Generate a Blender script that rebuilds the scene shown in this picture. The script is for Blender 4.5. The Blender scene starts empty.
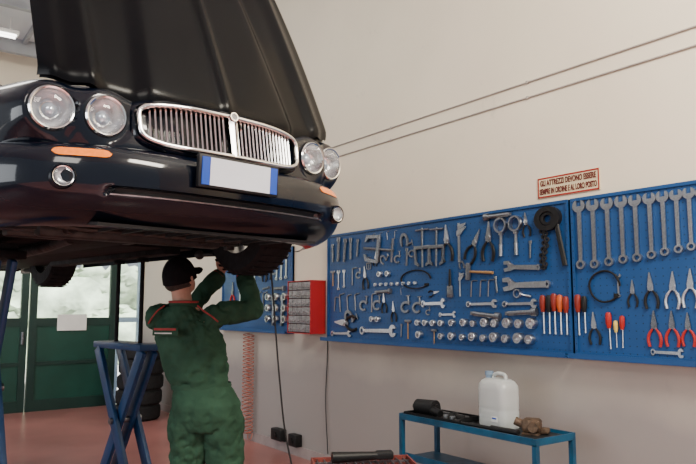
import bpy, bmesh, math, random
from mathutils import Vector, Matrix, Euler
random.seed(4)
D=bpy.data; C=bpy.context; COL=C.scene.collection
V=Vector; pi=math.pi
def T(x,y=None,z=None):
    return Matrix.Translation(V(x) if y is None else V((x,y,z)))
def RX(a): return Matrix.Rotation(a,4,'X')
def RY(a): return Matrix.Rotation(a,4,'Y')
def RZ(a): return Matrix.Rotation(a,4,'Z')
def SC(x,y=None,z=None):
    if y is None: y=z=x
    return Matrix.Diagonal((x,y,z,1))
# ---------------- materials ----------------
def mat(name,c,r=.5,m=0.,var=.12,scale=8,bump=0.,coat=0.,trans=0.,emit=0.,ior=1.45,stretch=None,spec=.5):
    M=D.materials.new(name);M.use_nodes=True;N=M.node_tree.nodes;Lk=M.node_tree.links
    b=N['Principled BSDF'];b.inputs['Roughness'].default_value=r;b.inputs['Metallic'].default_value=m
    b.inputs['Coat Weight'].default_value=coat;b.inputs['Transmission Weight'].default_value=trans;b.inputs['IOR'].default_value=ior
    b.inputs['Coat Roughness'].default_value=.07;b.inputs['Specular IOR Level'].default_value=spec
    tc=N.new('ShaderNodeTexCoord');mp=N.new('ShaderNodeMapping');nz=N.new('ShaderNodeTexNoise')
    nz.inputs['Scale'].default_value=scale;nz.inputs['Detail'].default_value=5
    if stretch: mp.inputs['Scale'].default_value=stretch
    Lk.new(tc.outputs['Object'],mp.inputs[0]);Lk.new(mp.outputs[0],nz.inputs['Vector'])
    cr=N.new('ShaderNodeValToRGB');cr.color_ramp.elements[0].position=.3;cr.color_ramp.elements[1].position=.7
    cr.color_ramp.elements[0].color=[x*(1-var) for x in c]+[1];cr.color_ramp.elements[1].color=[min(1,x*(1+var)) for x in c]+[1]
    Lk.new(nz.outputs['Fac'],cr.inputs[0]);Lk.new(cr.outputs[0],b.inputs['Base Color'])
    if bump:
        bp=N.new('ShaderNodeBump');bp.inputs['Strength'].default_value=bump;bp.inputs['Distance'].default_value=.02
        Lk.new(nz.outputs['Fac'],bp.inputs['Height']);Lk.new(bp.outputs[0],b.inputs['Normal'])
    if emit:
        Lk.new(cr.outputs[0],b.inputs['Emission Color']);b.inputs['Emission Strength'].default_value=emit
    return M
def thinglass(name,tint=(1,1,1),k=1.):
    M=D.materials.new(name);M.use_nodes=True;N=M.node_tree.nodes;Lk=M.node_tree.links;N.clear()
    o=N.new('ShaderNodeOutputMaterial');mx=N.new('ShaderNodeMixShader');tr=N.new('ShaderNodeBsdfTransparent');gl=N.new('ShaderNodeBsdfGlossy');fr=N.new('ShaderNodeFresnel')
    tr.inputs[0].default_value=(*tint,1);gl.inputs['Roughness'].default_value=.02;fr.inputs[0].default_value=1.4
    m=N.new('ShaderNodeMath');m.operation='MULTIPLY';m.inputs[1].default_value=k;Lk.new(fr.outputs[0],m.inputs[0])
    Lk.new(m.outputs[0],mx.inputs[0]);Lk.new(tr.outputs[0],mx.inputs[1]);Lk.new(gl.outputs[0],mx.inputs[2]);Lk.new(mx.outputs[0],o.inputs[0]);return M
paint=mat('car_paint',(.0012,.0028,.008),.3,0,.1,3,coat=.75,spec=.08)
hoodm=mat('hood_paint',(.0024,.0025,.0034),.25,0,.25,4,coat=.0,spec=.13)
chrome=mat('chrome',(.84,.84,.82),.1,1,.04,20)
steel=mat('tool_steel',(.60,.61,.63),.30,1,.15,30)
dsteel=mat('dark_steel',(.22,.23,.25),.36,.9,.3,30)
blackm=mat('black_plastic',(.010,.010,.011),.45,0,.2,20,spec=.3)
rubber=mat('rubber',(.011,.011,.012),.8,0,.3,25,bump=.3,spec=.3)
under=mat('underbody',(.007,.007,.008),.7,.2,.5,12,bump=.5,spec=.3)
castm=mat('cast_metal',(.045,.042,.040),.5,.7,.4,15,bump=.4)
redm=mat('red_plastic',(.36,.014,.010),.4,0,.1,10)
darkred=mat('dark_red_plastic',(.20,.018,.010),.35,0,.1,10)
redcab=mat('red_enamel',(.36,.012,.018),.4,0,.1,5)
orangem=mat('orange_plastic',(.48,.08,.012),.4,0,.1,10)
yellowm=mat('yellow_plastic',(.7,.5,.1),.4,0,.1,10)
cyanm=mat('cyan_plastic',(.03,.22,.42),.4,0,.1,10)
whitem=mat('white_plastic',(.8,.8,.78),.4,0,.04,5)
jerrym=mat('jerrycan_plastic',(.78,.81,.80),.28,0,.04,6,trans=.5)
lensm=thinglass('lamp_lens',(.97,.98,1),1.2)
glassm=thinglass('window_glass',(.97,.99,1),.8)
amber=mat('amber_lens',(.9,.22,.01),.15,0,.1,60,coat=.6,emit=.06)
reflm=mat('reflector',(.92,.94,.96),.16,.75,.1,22,bump=.35)
fogrefl=mat('fog_reflector',(.66,.69,.72),.25,.35,.1,30,bump=.3)
bulbm=mat('bulb_glass',(.55,.62,.70),.05,.5,.05,20)
darkglass=mat('dark_glass',(.01,.012,.013),.05,0,.1,4)
platem=mat('plate_white',(.60,.65,.74),.4,0,.05,6)
euroblue=mat('plate_blue',(.01,.06,.40),.4,0,.05,6)
liftblue=mat('lift_blue_paint',(.010,.050,.14),.4,0,.25,6,bump=.1)
cartblue=mat('cart_blue_paint',(.01,.075,.15),.4,.1,.3,9,bump=.2)
shelfm=mat('worn_shelf_metal',(.03,.032,.035),.45,.4,.5,10,bump=.3)
greencloth=mat('green_cloth',(.024,.063,.038),.85,0,.25,9,bump=.4,spec=.2)
redcloth=mat('red_cloth',(.26,.03,.028),.8,0,.2,30)
whitecloth=mat('white_cloth',(.55,.53,.48),.8,0,.2,30)
skinm=mat('skin',(.46,.25,.17),.55,0,.1,25)
hairm=mat('hair',(.03,.02,.015),.7,0,.3,80,bump=.5)
capm=mat('cap_cloth',(.006,.006,.007),.85,0,.2,40,bump=.3,spec=.15)
shoe=mat('shoe_leather',(.02,.018,.016),.5,0,.2,20)
whiteeye=mat('eye_white',(.8,.8,.78),.2,0,.02,5)
doorgreen=mat('door_green',(.006,.052,.036),.4,0,.2,3)
framegreen=mat('door_frame_green',(.004,.027,.021),.45,0,.2,3)
paper=mat('paper',(.8,.8,.76),.7,0,.04,6)
hedge=mat('hedge_leaves',(.47,.57,.42),.9,0,.5,1.6,bump=.6)
outg=mat('outdoor_paving',(.7,.69,.66),.9,0,.1,2)
ropem=mat('black_cable',(.01,.01,.01),.5)
coilm=mat('red_hose',(.40,.13,.09),.4)
signm=mat('sign_board',(.66,.56,.36),.5,0,.06,5)
signred=mat('sign_red',(.30,.012,.010),.5)
signink=mat('sign_ink',(.10,.012,.010),.5)
brownm=mat('rusty_casting',(.11,.07,.045),.6,.4,.4,30,bump=.4)
woodm=mat('wood_handle',(.30,.17,.07),.5,0,.3,12,stretch=(1,8,8))
ceilm=mat('ceiling_panel',(.66,.69,.71),.8,0,.05,2)
beamm=mat('ceiling_beam',(.34,.36,.38),.6,0,.1,2)
whiteframe=mat('white_window_frame',(.6,.64,.68),.5,0,.05,2)
lightblueframe=mat('pale_blue_frame',(.35,.5,.65),.4,0,.1,2)
tubem=mat('fluorescent_tube',(1,.98,.95),.4,0,.01,2,emit=6)
def wallmat():
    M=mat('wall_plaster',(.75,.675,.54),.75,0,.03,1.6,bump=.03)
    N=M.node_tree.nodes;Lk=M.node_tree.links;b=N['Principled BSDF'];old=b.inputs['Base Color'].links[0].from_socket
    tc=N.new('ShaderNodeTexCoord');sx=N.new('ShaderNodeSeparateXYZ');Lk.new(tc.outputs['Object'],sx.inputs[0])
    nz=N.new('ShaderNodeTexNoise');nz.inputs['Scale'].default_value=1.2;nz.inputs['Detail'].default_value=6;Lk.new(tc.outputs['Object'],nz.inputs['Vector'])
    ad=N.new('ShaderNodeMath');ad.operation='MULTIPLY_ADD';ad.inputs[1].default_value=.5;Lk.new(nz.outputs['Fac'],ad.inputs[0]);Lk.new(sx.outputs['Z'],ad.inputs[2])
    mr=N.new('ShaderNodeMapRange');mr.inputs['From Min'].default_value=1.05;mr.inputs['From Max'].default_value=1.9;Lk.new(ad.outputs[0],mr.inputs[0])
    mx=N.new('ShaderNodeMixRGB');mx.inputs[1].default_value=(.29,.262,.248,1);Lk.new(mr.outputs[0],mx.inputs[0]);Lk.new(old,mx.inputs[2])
    n2=N.new('ShaderNodeTexNoise');n2.inputs['Scale'].default_value=5;n2.inputs['Detail'].default_value=9;n2.inputs['Roughness'].default_value=.7;Lk.new(tc.outputs['Object'],n2.inputs['Vector'])
    r2=N.new('ShaderNodeMapRange');r2.inputs['From Min'].default_value=.62;r2.inputs['From Max'].default_value=.75;r2.inputs['To Max'].default_value=.25;Lk.new(n2.outputs['Fac'],r2.inputs[0])
    m2=N.new('ShaderNodeMixRGB');m2.inputs[2].default_value=(.3,.27,.25,1);Lk.new(r2.outputs[0],m2.inputs[0]);Lk.new(mx.outputs[0],m2.inputs[1])
    Lk.new(m2.outputs[0],b.inputs['Base Color']);return M
wallm=wallmat()
floorm=mat('floor_epoxy',(.34,.14,.125),.28,0,.25,.9,bump=.02)
def boardmat():
    M=mat('board_blue',(.008,.056,.185),.42,0,.12,3)
    N=M.node_tree.nodes;Lk=M.node_tree.links;b=N['Principled BSDF'];old=b.inputs['Base Color'].links[0].from_socket
    tc=N.new('ShaderNodeTexCoord');sx=N.new('ShaderNodeSeparateXYZ');Lk.new(tc.outputs['Object'],sx.inputs[0])
    outs=[]
    for a in ('Y','Z'):
        m=N.new('ShaderNodeMath');m.operation='MULTIPLY';m.inputs[1].default_value=1/.045;Lk.new(sx.outputs[a],m.inputs[0])
        f=N.new('ShaderNodeMath');f.operation='FRACT';Lk.new(m.outputs[0],f.inputs[0])
        s=N.new('ShaderNodeMath');s.operation='SUBTRACT';s.inputs[1].default_value=.5;Lk.new(f.outputs[0],s.inputs[0])
        q=N.new('ShaderNodeMath');q.operation='MULTIPLY';Lk.new(s.outputs[0],q.inputs[0]);Lk.new(s.outputs[0],q.inputs[1]);outs.append(q)
    ad=N.new('ShaderNodeMath');ad.operation='ADD';Lk.new(outs[0].outputs[0],ad.inputs[0]);Lk.new(outs[1].outputs[0],ad.inputs[1])
    lt=N.new('ShaderNodeMath');lt.operation='LESS_THAN';lt.inputs[1].default_value=.010;Lk.new(ad.outputs[0],lt.inputs[0])
    mx=N.new('ShaderNodeMixRGB');mx.inputs[2].default_value=(.004,.02,.06,1);Lk.new(lt.outputs[0],mx.inputs[0]);Lk.new(old,mx.inputs[1])
    Lk.new(mx.outputs[0],b.inputs['Base Color']);return M
boardm=boardmat()
# ---------------- mesh builder ----------------
class B:
    def __init__(s): s.bm=bmesh.new();s.mi=0
    def k(s):
        for f in s.bm.faces:
            if not f.tag: f.tag=True;f.material_index=s.mi
    def box(s,c,d,R=None,bev=0):
        M=T(c)@(R or Matrix())@SC(*d)
        r=bmesh.ops.create_cube(s.bm,size=1,matrix=M)
        if bev:
            es=list({e for v in r['verts'] for e in v.link_edges})
            bmesh.ops.bevel(s.bm,geom=es,offset=bev,segments=2,profile=.5,affect='EDGES')
        s.k();return s
    def bar(s,p1,p2,w,d,bev=0):
        p1=V(p1);p2=V(p2);dv=p2-p1
        z=dv.normalized();x=V((0,1,0)).cross(z) if abs(z.y)<.95 else V((1,0,0));x.normalize();y=z.cross(x)
        R=Matrix((x,y,z)).transposed().to_4x4();return s.box((p1+p2)/2,(w,d,dv.length),R,bev)
    def cyl(s,p1,p2,r1,r2=None,seg=16):
        p1=V(p1);p2=V(p2);d=p2-p1
        if d.length<1e-6: return s
        M=T((p1+p2)/2)@d.to_track_quat('Z','Y').to_matrix().to_4x4()
        bmesh.ops.create_cone(s.bm,cap_ends=True,segments=seg,radius1=r1,radius2=r1 if r2 is None else r2,depth=d.length,matrix=M);s.k();return s
    def sph(s,c,r,R=None,u=20,v=14):
        if not hasattr(r,'__len__'): r=(r,r,r)
        bmesh.ops.create_uvsphere(s.bm,u_segments=u,v_segments=v,radius=1,matrix=T(c)@(R or Matrix())@SC(*r));s.k();return s
    def cap(s,p1,p2,r1,r2,seg=16):
        s.cyl(p1,p2,r1,r2,seg);s.sph(p1,r1,u=seg,v=10);s.sph(p2,r2,u=seg,v=10);return s
    def tube(s,pts,r,seg=8,closed=False):
        pts=[V(p) for p in pts];n=len(pts);rings=[];up=None
        for i in range(n):
            if closed: d=pts[(i+1)%n]-pts[i-1]
            else: d=pts[min(i+1,n-1)]-pts[max(i-1,0)]
            d.normalize()
            if up is None: up=V((0,0,1)) if abs(d.z)<.9 else V((1,0,0))
            x=d.cross(up);
            if x.length<1e-4: x=d.cross(V((0,1,0)))
            x.normalize();up=x.cross(d)
            rr=r[i] if hasattr(r,'__len__') else r
            rings.append([s.bm.verts.new(pts[i]+rr*(math.cos(a)*x+math.sin(a)*up)) for a in [2*pi*j/seg for j in range(seg)]])
        m=n if closed else n-1
        for i in range(m):
            a=rings[i];b=rings[(i+1)%n]
            for j in range(seg): s.bm.faces.new((a[j],a[(j+1)%seg],b[(j+1)%seg],b[j]))
        if not closed: s.bm.faces.new(rings[0]);s.bm.faces.new(rings[-1])
        s.k();return s
    def loft(s,rings,close=True,caps=True):
        R=[[s.bm.verts.new(V(p)) for p in r] for r in rings]
        for a,b in zip(R,R[1:]):
            n=len(a)
            for j in range(n if close else n-1): s.bm.faces.new((a[j],a[(j+1)%n],b[(j+1)%n],b[j]))
        if caps: s.bm.faces.new(R[0]);s.bm.faces.new(R[-1])
        s.k();return s
    def lathe(s,prof,M=None,seg=28):
        M=M or Matrix()
        s.loft([[M@V((r*math.cos(2*pi*j/seg),r*math.sin(2*pi*j/seg),h)) for j in range(seg)] for r,h in prof],True,False)
        return s
    def disc(s,r,h,M,seg=28):
        s.bm.faces.new([s.bm.verts.new(M@V((r*math.cos(2*pi*j/seg),r*math.sin(2*pi*j/seg),h))) for j in range(seg)]);s.k();return s
    def ann(s,ro,ri,z0,z1,M=None,seg=20):
        return s.lathe([(ro,z0),(ro,z1),(ri,z1),(ri,z0),(ro,z0)],M,seg)
    def extr(s,pts,z0,z1,M=None):
        M=M or Matrix();a=[s.bm.verts.new(M@V((x,y,z0))) for x,y in pts];b=[s.bm.verts.new(M@V((x,y,z1))) for x,y in pts];n=len(a)
        s.bm.faces.new(a[::-1]);s.bm.faces.new(b)
        for j in range(n): s.bm.faces.new((a[j],a[(j+1)%n],b[(j+1)%n],b[j]))
        s.k();return s
    def done(s,name,mats,parent=None,smooth=True,label=None,cat=None,link=True,M=None,merge=False,ang=40,group=None,kind=None,norm=True):
        if merge: bmesh.ops.remove_doubles(s.bm,verts=s.bm.verts,dist=1e-4)
        if norm: bmesh.ops.recalc_face_normals(s.bm,faces=s.bm.faces)
        me=D.meshes.new(name);s.bm.to_mesh(me);s.bm.free()
        if not isinstance(mats,(list,tuple)): mats=[mats]
        for m in mats: me.materials.append(m)
        if smooth:
            me.polygons.foreach_set('use_smooth',[True]*len(me.polygons))
            try: me.set_sharp_from_angle(angle=math.radians(ang))
            except Exception: pass
        o=D.objects.new(name,me)
        if link: COL.objects.link(o)
        if parent: o.parent=parent
        if M is not None: o.matrix_basis=M
        if label: o['label']=label
        if cat: o['category']=cat
        if group: o['group']=group
        if kind: o['kind']=kind
        return o
def empty(name,M,label,cat,group=None):
    o=D.objects.new(name,None);o.empty_display_size=.1;COL.objects.link(o);o.matrix_basis=M;o['label']=label;o['category']=cat
    if group:o['group']=group
    return o
def bez(pts,n=8):
    out=[];P=[V(p) for p in pts];P=[2*P[0]-P[1]]+P+[2*P[-1]-P[-2]]
    for i in range(1,len(P)-2):
        for j in range(n):
            t=j/n;a,b,c,d=P[i-1],P[i],P[i+1],P[i+2]
            out.append(.5*((2*b)+(c-a)*t+(2*a-5*b+4*c-d)*t*t+(-a+3*b-3*c+d)*t**3))
    out.append(P[-2]);return out
# ---------------- setting ----------------
WX=3.735;YB=10.74;H=5.25
def struct(b,name,m): return b.done(name,m,kind='structure',smooth=False)
b=B();b.box((-1.13,3.4,-.05),(9.9,15.1,.1));struct(b,'floor',floorm)
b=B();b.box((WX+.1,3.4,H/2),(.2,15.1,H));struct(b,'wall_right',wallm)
b=B()
def wb(x0,x1,z0,z1): b.box(((x0+x1)/2,YB+.1,(z0+z1)/2),(x1-x0,.2,z1-z0))
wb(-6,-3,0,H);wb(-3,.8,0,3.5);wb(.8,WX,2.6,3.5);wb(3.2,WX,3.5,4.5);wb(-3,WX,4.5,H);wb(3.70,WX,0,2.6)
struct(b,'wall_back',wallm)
b=B();b.box((-1.13,3.4,H+.05),(9.9,15.1,.1));struct(b,'ceiling',ceilm)
for i,y in enumerate((3.2,5.4,7.0,8.6,10.2)):
    b=B();b.box((-1.13,y,H-.10),(9.7,.09,.20));struct(b,'trim_%d'%(i+1),beamm)
for i,x in enumerate((.4,1.7,3.0)):
    b=B();b.box((x,6.7,H-.03),(.05,7.9,.06));struct(b,'trim_%d'%(i+6),beamm)
b=B();b.box((WX-.008,3.4,.05),(.016,14.6,.1));struct(b,'baseboard_right',mat('baseboard_grey',(.3,.25,.24),.6))
for i,(x,y) in enumerate(((1.05,9.4),(1.05,7.8),(2.35,7.8))):
    e=empty('ceiling_lamp',T(x,y,H-.22),'twin tube fluorescent lamp hanging under the ceiling','lamp',group='fluorescent ceiling lamps')
    b=B();b.box((0,0,0),(.9,.16,.05),bev=.01)
    for s in (-.35,.35): b.cyl((s,0,.02),(s,0,.21),.008,seg=6)
    b.done('lamp_housing',whitem,parent=e)
    for s in (-.045,.045):
        b=B();b.cyl((-.42,s,-.04),(.42,s,-.04),.013,seg=10);b.done('lamp_tube',tubem,parent=e)
for i,(x0,x1) in enumerate(((-3,-1.45),(-1.45,.1),(.1,1.65),(1.65,3.2))):
    b=B()
    for xx in (x0+.03,x1-.03,(x0+x1)/2): b.box((xx,YB+.05,4.0),(.06,.08,1.0))
    for zz in (3.53,4.47): b.box(((x0+x1)/2,YB+.05,zz),(x1-x0-.002,.08,.06))
    b.mi=1;b.box(((x0+x1)/2,YB+.08,4.0),(x1-x0-.01,.01,.98))
    struct(b,'window_%d'%(i+2),[whiteframe,glassm])
def door(name,x0,x1):
    b=B();zt=2.58;y=YB+.06;xc=(x0+x1)/2;w=x1-x0
    for xx in (x0+.05,x1-.05): b.box((xx,y,zt/2),(.1,.08,zt))
    for zz,h in ((.08,.16),(1.28,.12),(2.5,.16),(.68,.05)): b.box((xc,y,zz),(w-.19,.076,h))
    b.mi=1;b.box((xc,y,.65),(w-.19,.03,1.16))
    b.mi=2;b.box((xc,y,1.9),(w-.19,.01,1.1))
    return struct(b,name,[framegreen,doorgreen,glassm])
door('door_1',2.07,3.32);door('door_2',.80,2.05)
b=B();b.box((1.98,YB-.0,1.05),(.03,.05,.18),bev=.008);b.cyl((1.98,YB+.02,1.05),(1.98,YB-.05,1.05),.012)
struct(b,'trim_9',dsteel)
b=B()
for xx in (3.345,3.68): b.box((xx,YB+.06,1.3),(.045,.08,2.58))
for zz in (.06,2.55,1.3): b.box((3.51,YB+.06,zz),(.29,.07,.08))
b.mi=1;b.box((3.51,YB+.07,1.3),(.30,.01,2.4));struct(b,'window_1',[lightblueframe,glassm])
b=B();b.box((2.66,YB+.01,1.27),(.42,.004,.24));b.done('paper_notice',paper,label='white sheet of paper taped on the green door',cat='paper',smooth=False)
b=B();b.box((1,17.2,-.06),(30,12.5,.1));struct(b,'ground',outg)
# loose clipped hedge with an uneven leafy face
b=B();rnd=random.Random(2);nx,nz=150,26
rows=[]
for j in range(nz+1):
    z=2.6*j/nz
    rows.append([(-10+22*i/nx,18.2+.35*math.sin(i*.21)*math.sin(j*.33)+rnd.uniform(-.11,.11),z+(rnd.uniform(-.05,.05) if 0<j<nz else (0 if j==0 else rnd.uniform(-.2,.2)))) for i in range(nx+1)])
b.loft(rows,False,False);b.box((1,19.2,1.2),(22,1.2,2.4))
b.done('hedge',hedge,label='pale green hedge in the sunlit yard',cat='hedge',kind='stuff',ang=80)
gcm=mat('grey_cable',(.34,.31,.28),.5)
for z in (2.96,3.07):
    r=.006;b=B();b.cyl((WX-r-.001,-3.5,z),(WX-r-.001,YB-.01,z),r,seg=8)
    for y in (0,1.5,3,4.5,6,7.5,9): b.box((WX-.009,y,z),(.016,.016,.018))
    b.done('wall_cable',gcm,label='thin grey cable clipped horizontally along the cream wall',cat='cable',group='cables along the wall')
sg=B();sg.box((0,0,0),(.48,.14,.006));sg=sg.done('wall_sign',signm,label='cream rectangular sign with dark red Italian lettering',cat='sign',smooth=False,M=T(WX-.004,2.70,2.302)@Matrix(((0,0,-1,0),(-1,0,0,0),(0,1,0,0),(0,0,0,1))))
b=B()
for c,d in (((0,.063,.004),(.47,.010,.002)),((0,-.063,.004),(.47,.010,.002)),((.232,0,.004),(.008,.132,.002)),((-.232,0,.004),(.008,.132,.002))): b.box(c,d)
b.done('sign_border',signred,parent=sg,smooth=False)
def text(s,size,M,m,parent,name='lettering',wid=None):
    cu=D.curves.new(name,'FONT');cu.body=s;cu.size=size;cu.align_x='CENTER';cu.align_y='CENTER';cu.extrude=.0008;cu.offset=size*.035
    o=D.objects.new(name+'_tmp',cu);COL.objects.link(o);C.view_layer.update()
    me=D.meshes.new_from_object(o.evaluated_get(C.evaluated_depsgraph_get()));D.objects.remove(o)
    if wid:
        xs=[v.co.x for v in me.vertices];k=wid/(max(xs)-min(xs))
        for v in me.vertices:v.co.x*=k
    me.materials.append(m);o=D.objects.new(name,me);COL.objects.link(o);o.parent=parent;o.matrix_basis=M;return o
text('GLI ATTREZZI DEVONO ESSERE',.052,T(0,.028,.005),signink,sg,wid=.43)
text('SEMPRE IN ORDINE E AL LORO POSTO',.052,T(0,-.029,.005),signink,sg,wid=.44)
# ---------------- tool boards ----------------
def board(y0,y1,z0,z1,lab):
    M=T(WX-.002,(y0+y1)/2,(z0+z1)/2)
    w=abs(y1-y0);h=z1-z0
    b=B();b.box((-.012,0,0),(.02,w,h));
    for s in (-1,1):
        b.box((-.018,0,s*(h/2-.01)),(.03,w,.02));b.box((-.018,s*(w/2-.01),0),(.03,.02,h-.041))
    o=b.done('tool_board',boardm,label=lab,cat='tool board',smooth=False,M=M)
    b=B();b.box((-.055,0,-h/2-.012),(.11,w,.012));b.box((-.108,0,-h/2),(.006,w,.03));b.done('bottom_shelf',boardm,parent=o,smooth=False)
    return o
board(2.685,5.46,1.2,2.195,'blue perforated metal tool board crowded with hand tools')
board(-.1,2.665,1.2,2.195,'blue metal tool board with a row of spanners and pliers')
board(6.12,7.8,1.24,2.14,'blue tool board beside the red small-parts cabinet')
TX=WX-.0265
RW=Matrix(((0,0,-1,0),(-1,0,0,0),(0,1,0,0),(0,0,0,1)))
def arc(r,a0,a1,n=14,cx=0,cy=0): return [(cx+r*math.cos(math.radians(a0+(a1-a0)*i/n)),cy+r*math.sin(math.radians(a0+(a1-a0)*i/n))) for i in range(n+1)]
TP={};ALLT=[]
def tmpl(kind,parts):
    root=None
    for bb,n,m in parts:
        o=bb.done(n,m,link=False);ALLT.append(o)
        if root is None: root=o
        else: o.parent=root
    TP[kind]=root
b=B();b.extr([(-.026,.1),(.026,.1),(.030,.88),(-.030,.88)],.008,.035)
b.ann(.065,.036,.0,.05,T(0,.06,0));b.extr(arc(.095,55,-235,18,0,.91)+[(-.036,.99),(-.034,.905),(.034,.905),(.036,.99)],.003,.04)
tmpl('w',[(b,'combination_wrench',steel)])
def pl(kind,gm,mm=steel):
    b=B();b.extr([(-.012,1),(.0,1),(.0,.66),(.03,.58),(.0,.5),(-.05,.46),(-.07,.52),(-.065,.66)],.0,.04);b.extr([(.012,1),(.0,1),(.0,.66),(-.03,.58),(.0,.5),(.05,.46),(.07,.52),(.065,.66)],.015,.05)
    b.cyl((0,.6,-.0),(0,.6,.07),.06)
    p=[(b,'pliers',mm)]
    for s in (-1,1):
        h=B();h.tube(bez([(s*.04,.5,.03),(s*.12,.35,.03),(s*.15,.18,.03),(s*.12,0,.03)],5),[.022+.014*min(1,i/4) for i in range(16)],8);p.append((h,'handle',gm))
    tmpl(kind,p)
pl('pk',blackm);pl('pr',redm,dsteel);pl('pw',steel,steel);pl('pc',cyanm)
def sd(kind,hm):
    b=B();b.cyl((0,0,.03),(0,.6,.03),.017,seg=8);b.box((0,.02,.03),(.045,.05,.012))
    h=B();h.lathe([(.001,.55),(.045,.56),(.05,.62),(.07,.68),(.072,.9),(.055,.98),(.001,1)],T(0,0,.06)@RX(-pi/2),10)
    tmpl(kind,[(b,'screwdriver',steel),(h,'handle',hm)])
sd('so',orangem);sd('sk',blackm);sd('sr',redm);sd('sy',yellowm);sd('sd',darkred)
b=B();b.lathe([(.5,0),(.5,.6),(.46,.66),(.33,.66),(.3,.3),(.001,.28)],T(0,.5,0),18);tmpl('k',[(b,'socket',steel)])
b=B();b.tube(bez([(0,0,.03),(0,.5,.03),(0,.86,.03),(.06,.97,.03),(.35,1,.03)],4),.035,6);tmpl('h',[(b,'hex_key',dsteel)])
b=B();b.cyl((0,.08,.06),(0,.85,.06),.042,seg=10);b.box((0,.04,.06),(.06,.08,.06));b.cyl((0,.84,.06),(0,1,.06),.07,seg=12);tmpl('e',[(b,'extension_bar',dsteel)])
b=B();b.cyl((0,0,.04),(0,1,.04),.024,seg=8);b.cyl((-.22,.95,.04),(.22,.95,.04),.024,seg=8);b.box((0,.5,.04),(.5,.09,.06),bev=.01)
for s in (-1,1): b.extr([(s*.21,.52),(s*.27,.5),(s*.25,.08),(s*.12,.02),(s*.12,.08),(s*.19,.14)],.02,.06)
tmpl('g',[(b,'gear_puller',dsteel)])
b=B();b.ann(.2,.155,0,.12,T(0,.78,0),24);b.cyl((0,0,.05),(0,.6,.05),.034,seg=8);b.cyl((0,0,.05),(0,.3,.05),.05,seg=10);b.box((0,.57,.05),(.12,.08,.08),bev=.01);tmpl('f',[(b,'filter_wrench',steel)])
b=B();b.extr([(-.045,.02),(.045,.02),(.038,.7),(.07,.78),(.12,.86),(.11,1),(.05,1),(.05,.88),(-.005,.86),(-.03,1),(-.085,.97),(-.07,.8),(-.038,.7)],.005,.05);b.ann(.055,.025,.0,.055,T(0,.0,0));b.cyl((-.0,.82,.0),(.07,.82,.06),.02);tmpl('a',[(b,'adjustable_wrench',steel)])
b=B();b.extr(arc(.32,50,310,14,0,.4)+arc(.2,310,50,14,0,.4),.01,.09);b.cyl((.2,1,.05),(.2,.5,.05),.04,seg=8);b.cyl((.08,1,.05),(.32,1,.05),.03,seg=6);b.box((.2,.64,.05),(.14,.12,.1));tmpl('c',[(b,'screw_clamp',dsteel)])
b=B();b.box((0,.5,.02),(.06,1,.02));b.extr([(-.03,.95),(.2,.98),(.2,.94),(.06,.86),(-.02,.86)],.01,.04);b.extr([(-.05,.8),(.2,.9),(.2,.86),(.07,.7),(-.05,.66)],.01,.045);tmpl('v',[(b,'vernier_caliper',steel)])
b=B();b.box((0,.9,.05),(.38,.14,.09),bev=.02)
h=B();h.cyl((0,0,.05),(0,.84,.05),.035,.025,10);tmpl('m',[(b,'hammer',dsteel),(h,'handle',woodm)])
b=B();b.box((0,.22,.05),(.2,.4,.08),bev=.02)
h=B();h.cyl((0,.4,.05),(0,1,.05),.05,.03,10);tmpl('b',[(b,'brush',dsteel),(h,'handle',blackm)])
b=B();b.tube([(.5*math.cos(a),.5+.5*math.sin(a),.05+.02*math.sin(3*a)) for a in [2*pi*i/36 for i in range(33)]],.032,8);b.box((.36,.2,.04),(.14,.14,.07),bev=.02);tmpl('s',[(b,'strap_wrench',rubber)])
b=B();b.ann(.19,.11,0,.1,T(0,.80,0),24);b.ann(.1,.06,.02,.08,T(0,.80,0),16);b.cyl((.12,.7,.05),(.2,.05,.05),.035,seg=8)
for i in range(13): b.ann(.04,.015,.03,.07,T(-.1+.03*math.sin(i*.5),.62-.047*i,0)@RY(.6*(i%2)),8)
tmpl('n',[(b,'chain_wrench',blackm)])
LAB={'w':'chrome combination spanner hanging flat on the blue board','pk':'steel pliers with black grips hanging on the board','pr':'steel pliers with red grips hanging on the board','pw':'bare steel pliers hanging on the board','pc':'small pliers with blue grips on the board',
'so':'screwdriver with an orange handle in the tool rack','sk':'screwdriver with a black handle in the tool rack','sr':'screwdriver with a red handle on the board','sy':'screwdriver with a yellow handle on the board','sd':'screwdriver with a dark red handle in the tool rack','k':'chrome hexagon socket stuck on the board','h':'dark angled hex key hooked on the board','e':'dark steel socket extension bar on the board','g':'two-legged gear puller with screw hanging on the board','f':'round band oil filter wrench hanging on the board','a':'adjustable wrench fixed horizontally on the board','c':'small steel screw clamp hanging on the board','v':'steel measuring caliper hanging on the board','m':'hammer with a wooden handle on the board','b':'black handled wire brush hanging on the board','s':'black strap wrench forming a loop on the board','n':'black chain wrench hanging from the board'}
CATS={'w':'wrench','p':'pliers','s':'screwdriver','k':'socket','h':'hex key','e':'extension bar','g':'puller','f':'filter wrench','a':'wrench','c':'clamp','v':'caliper','m':'hammer','b':'brush','n':'chain wrench'}
GR={'w':'combination spanners on the tool boards','p':'pliers on the tool boards','k':'sockets on the tool board','h':'hex keys on the tool boards','e':'extension bars on the tool board','g':'pullers on the tool board','f':'filter wrenches on the tool board','a':'adjustable wrenches on the board','c':'clamps on the tool boards','m':'hammers on the tool boards','v':'calipers on the board'}
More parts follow.
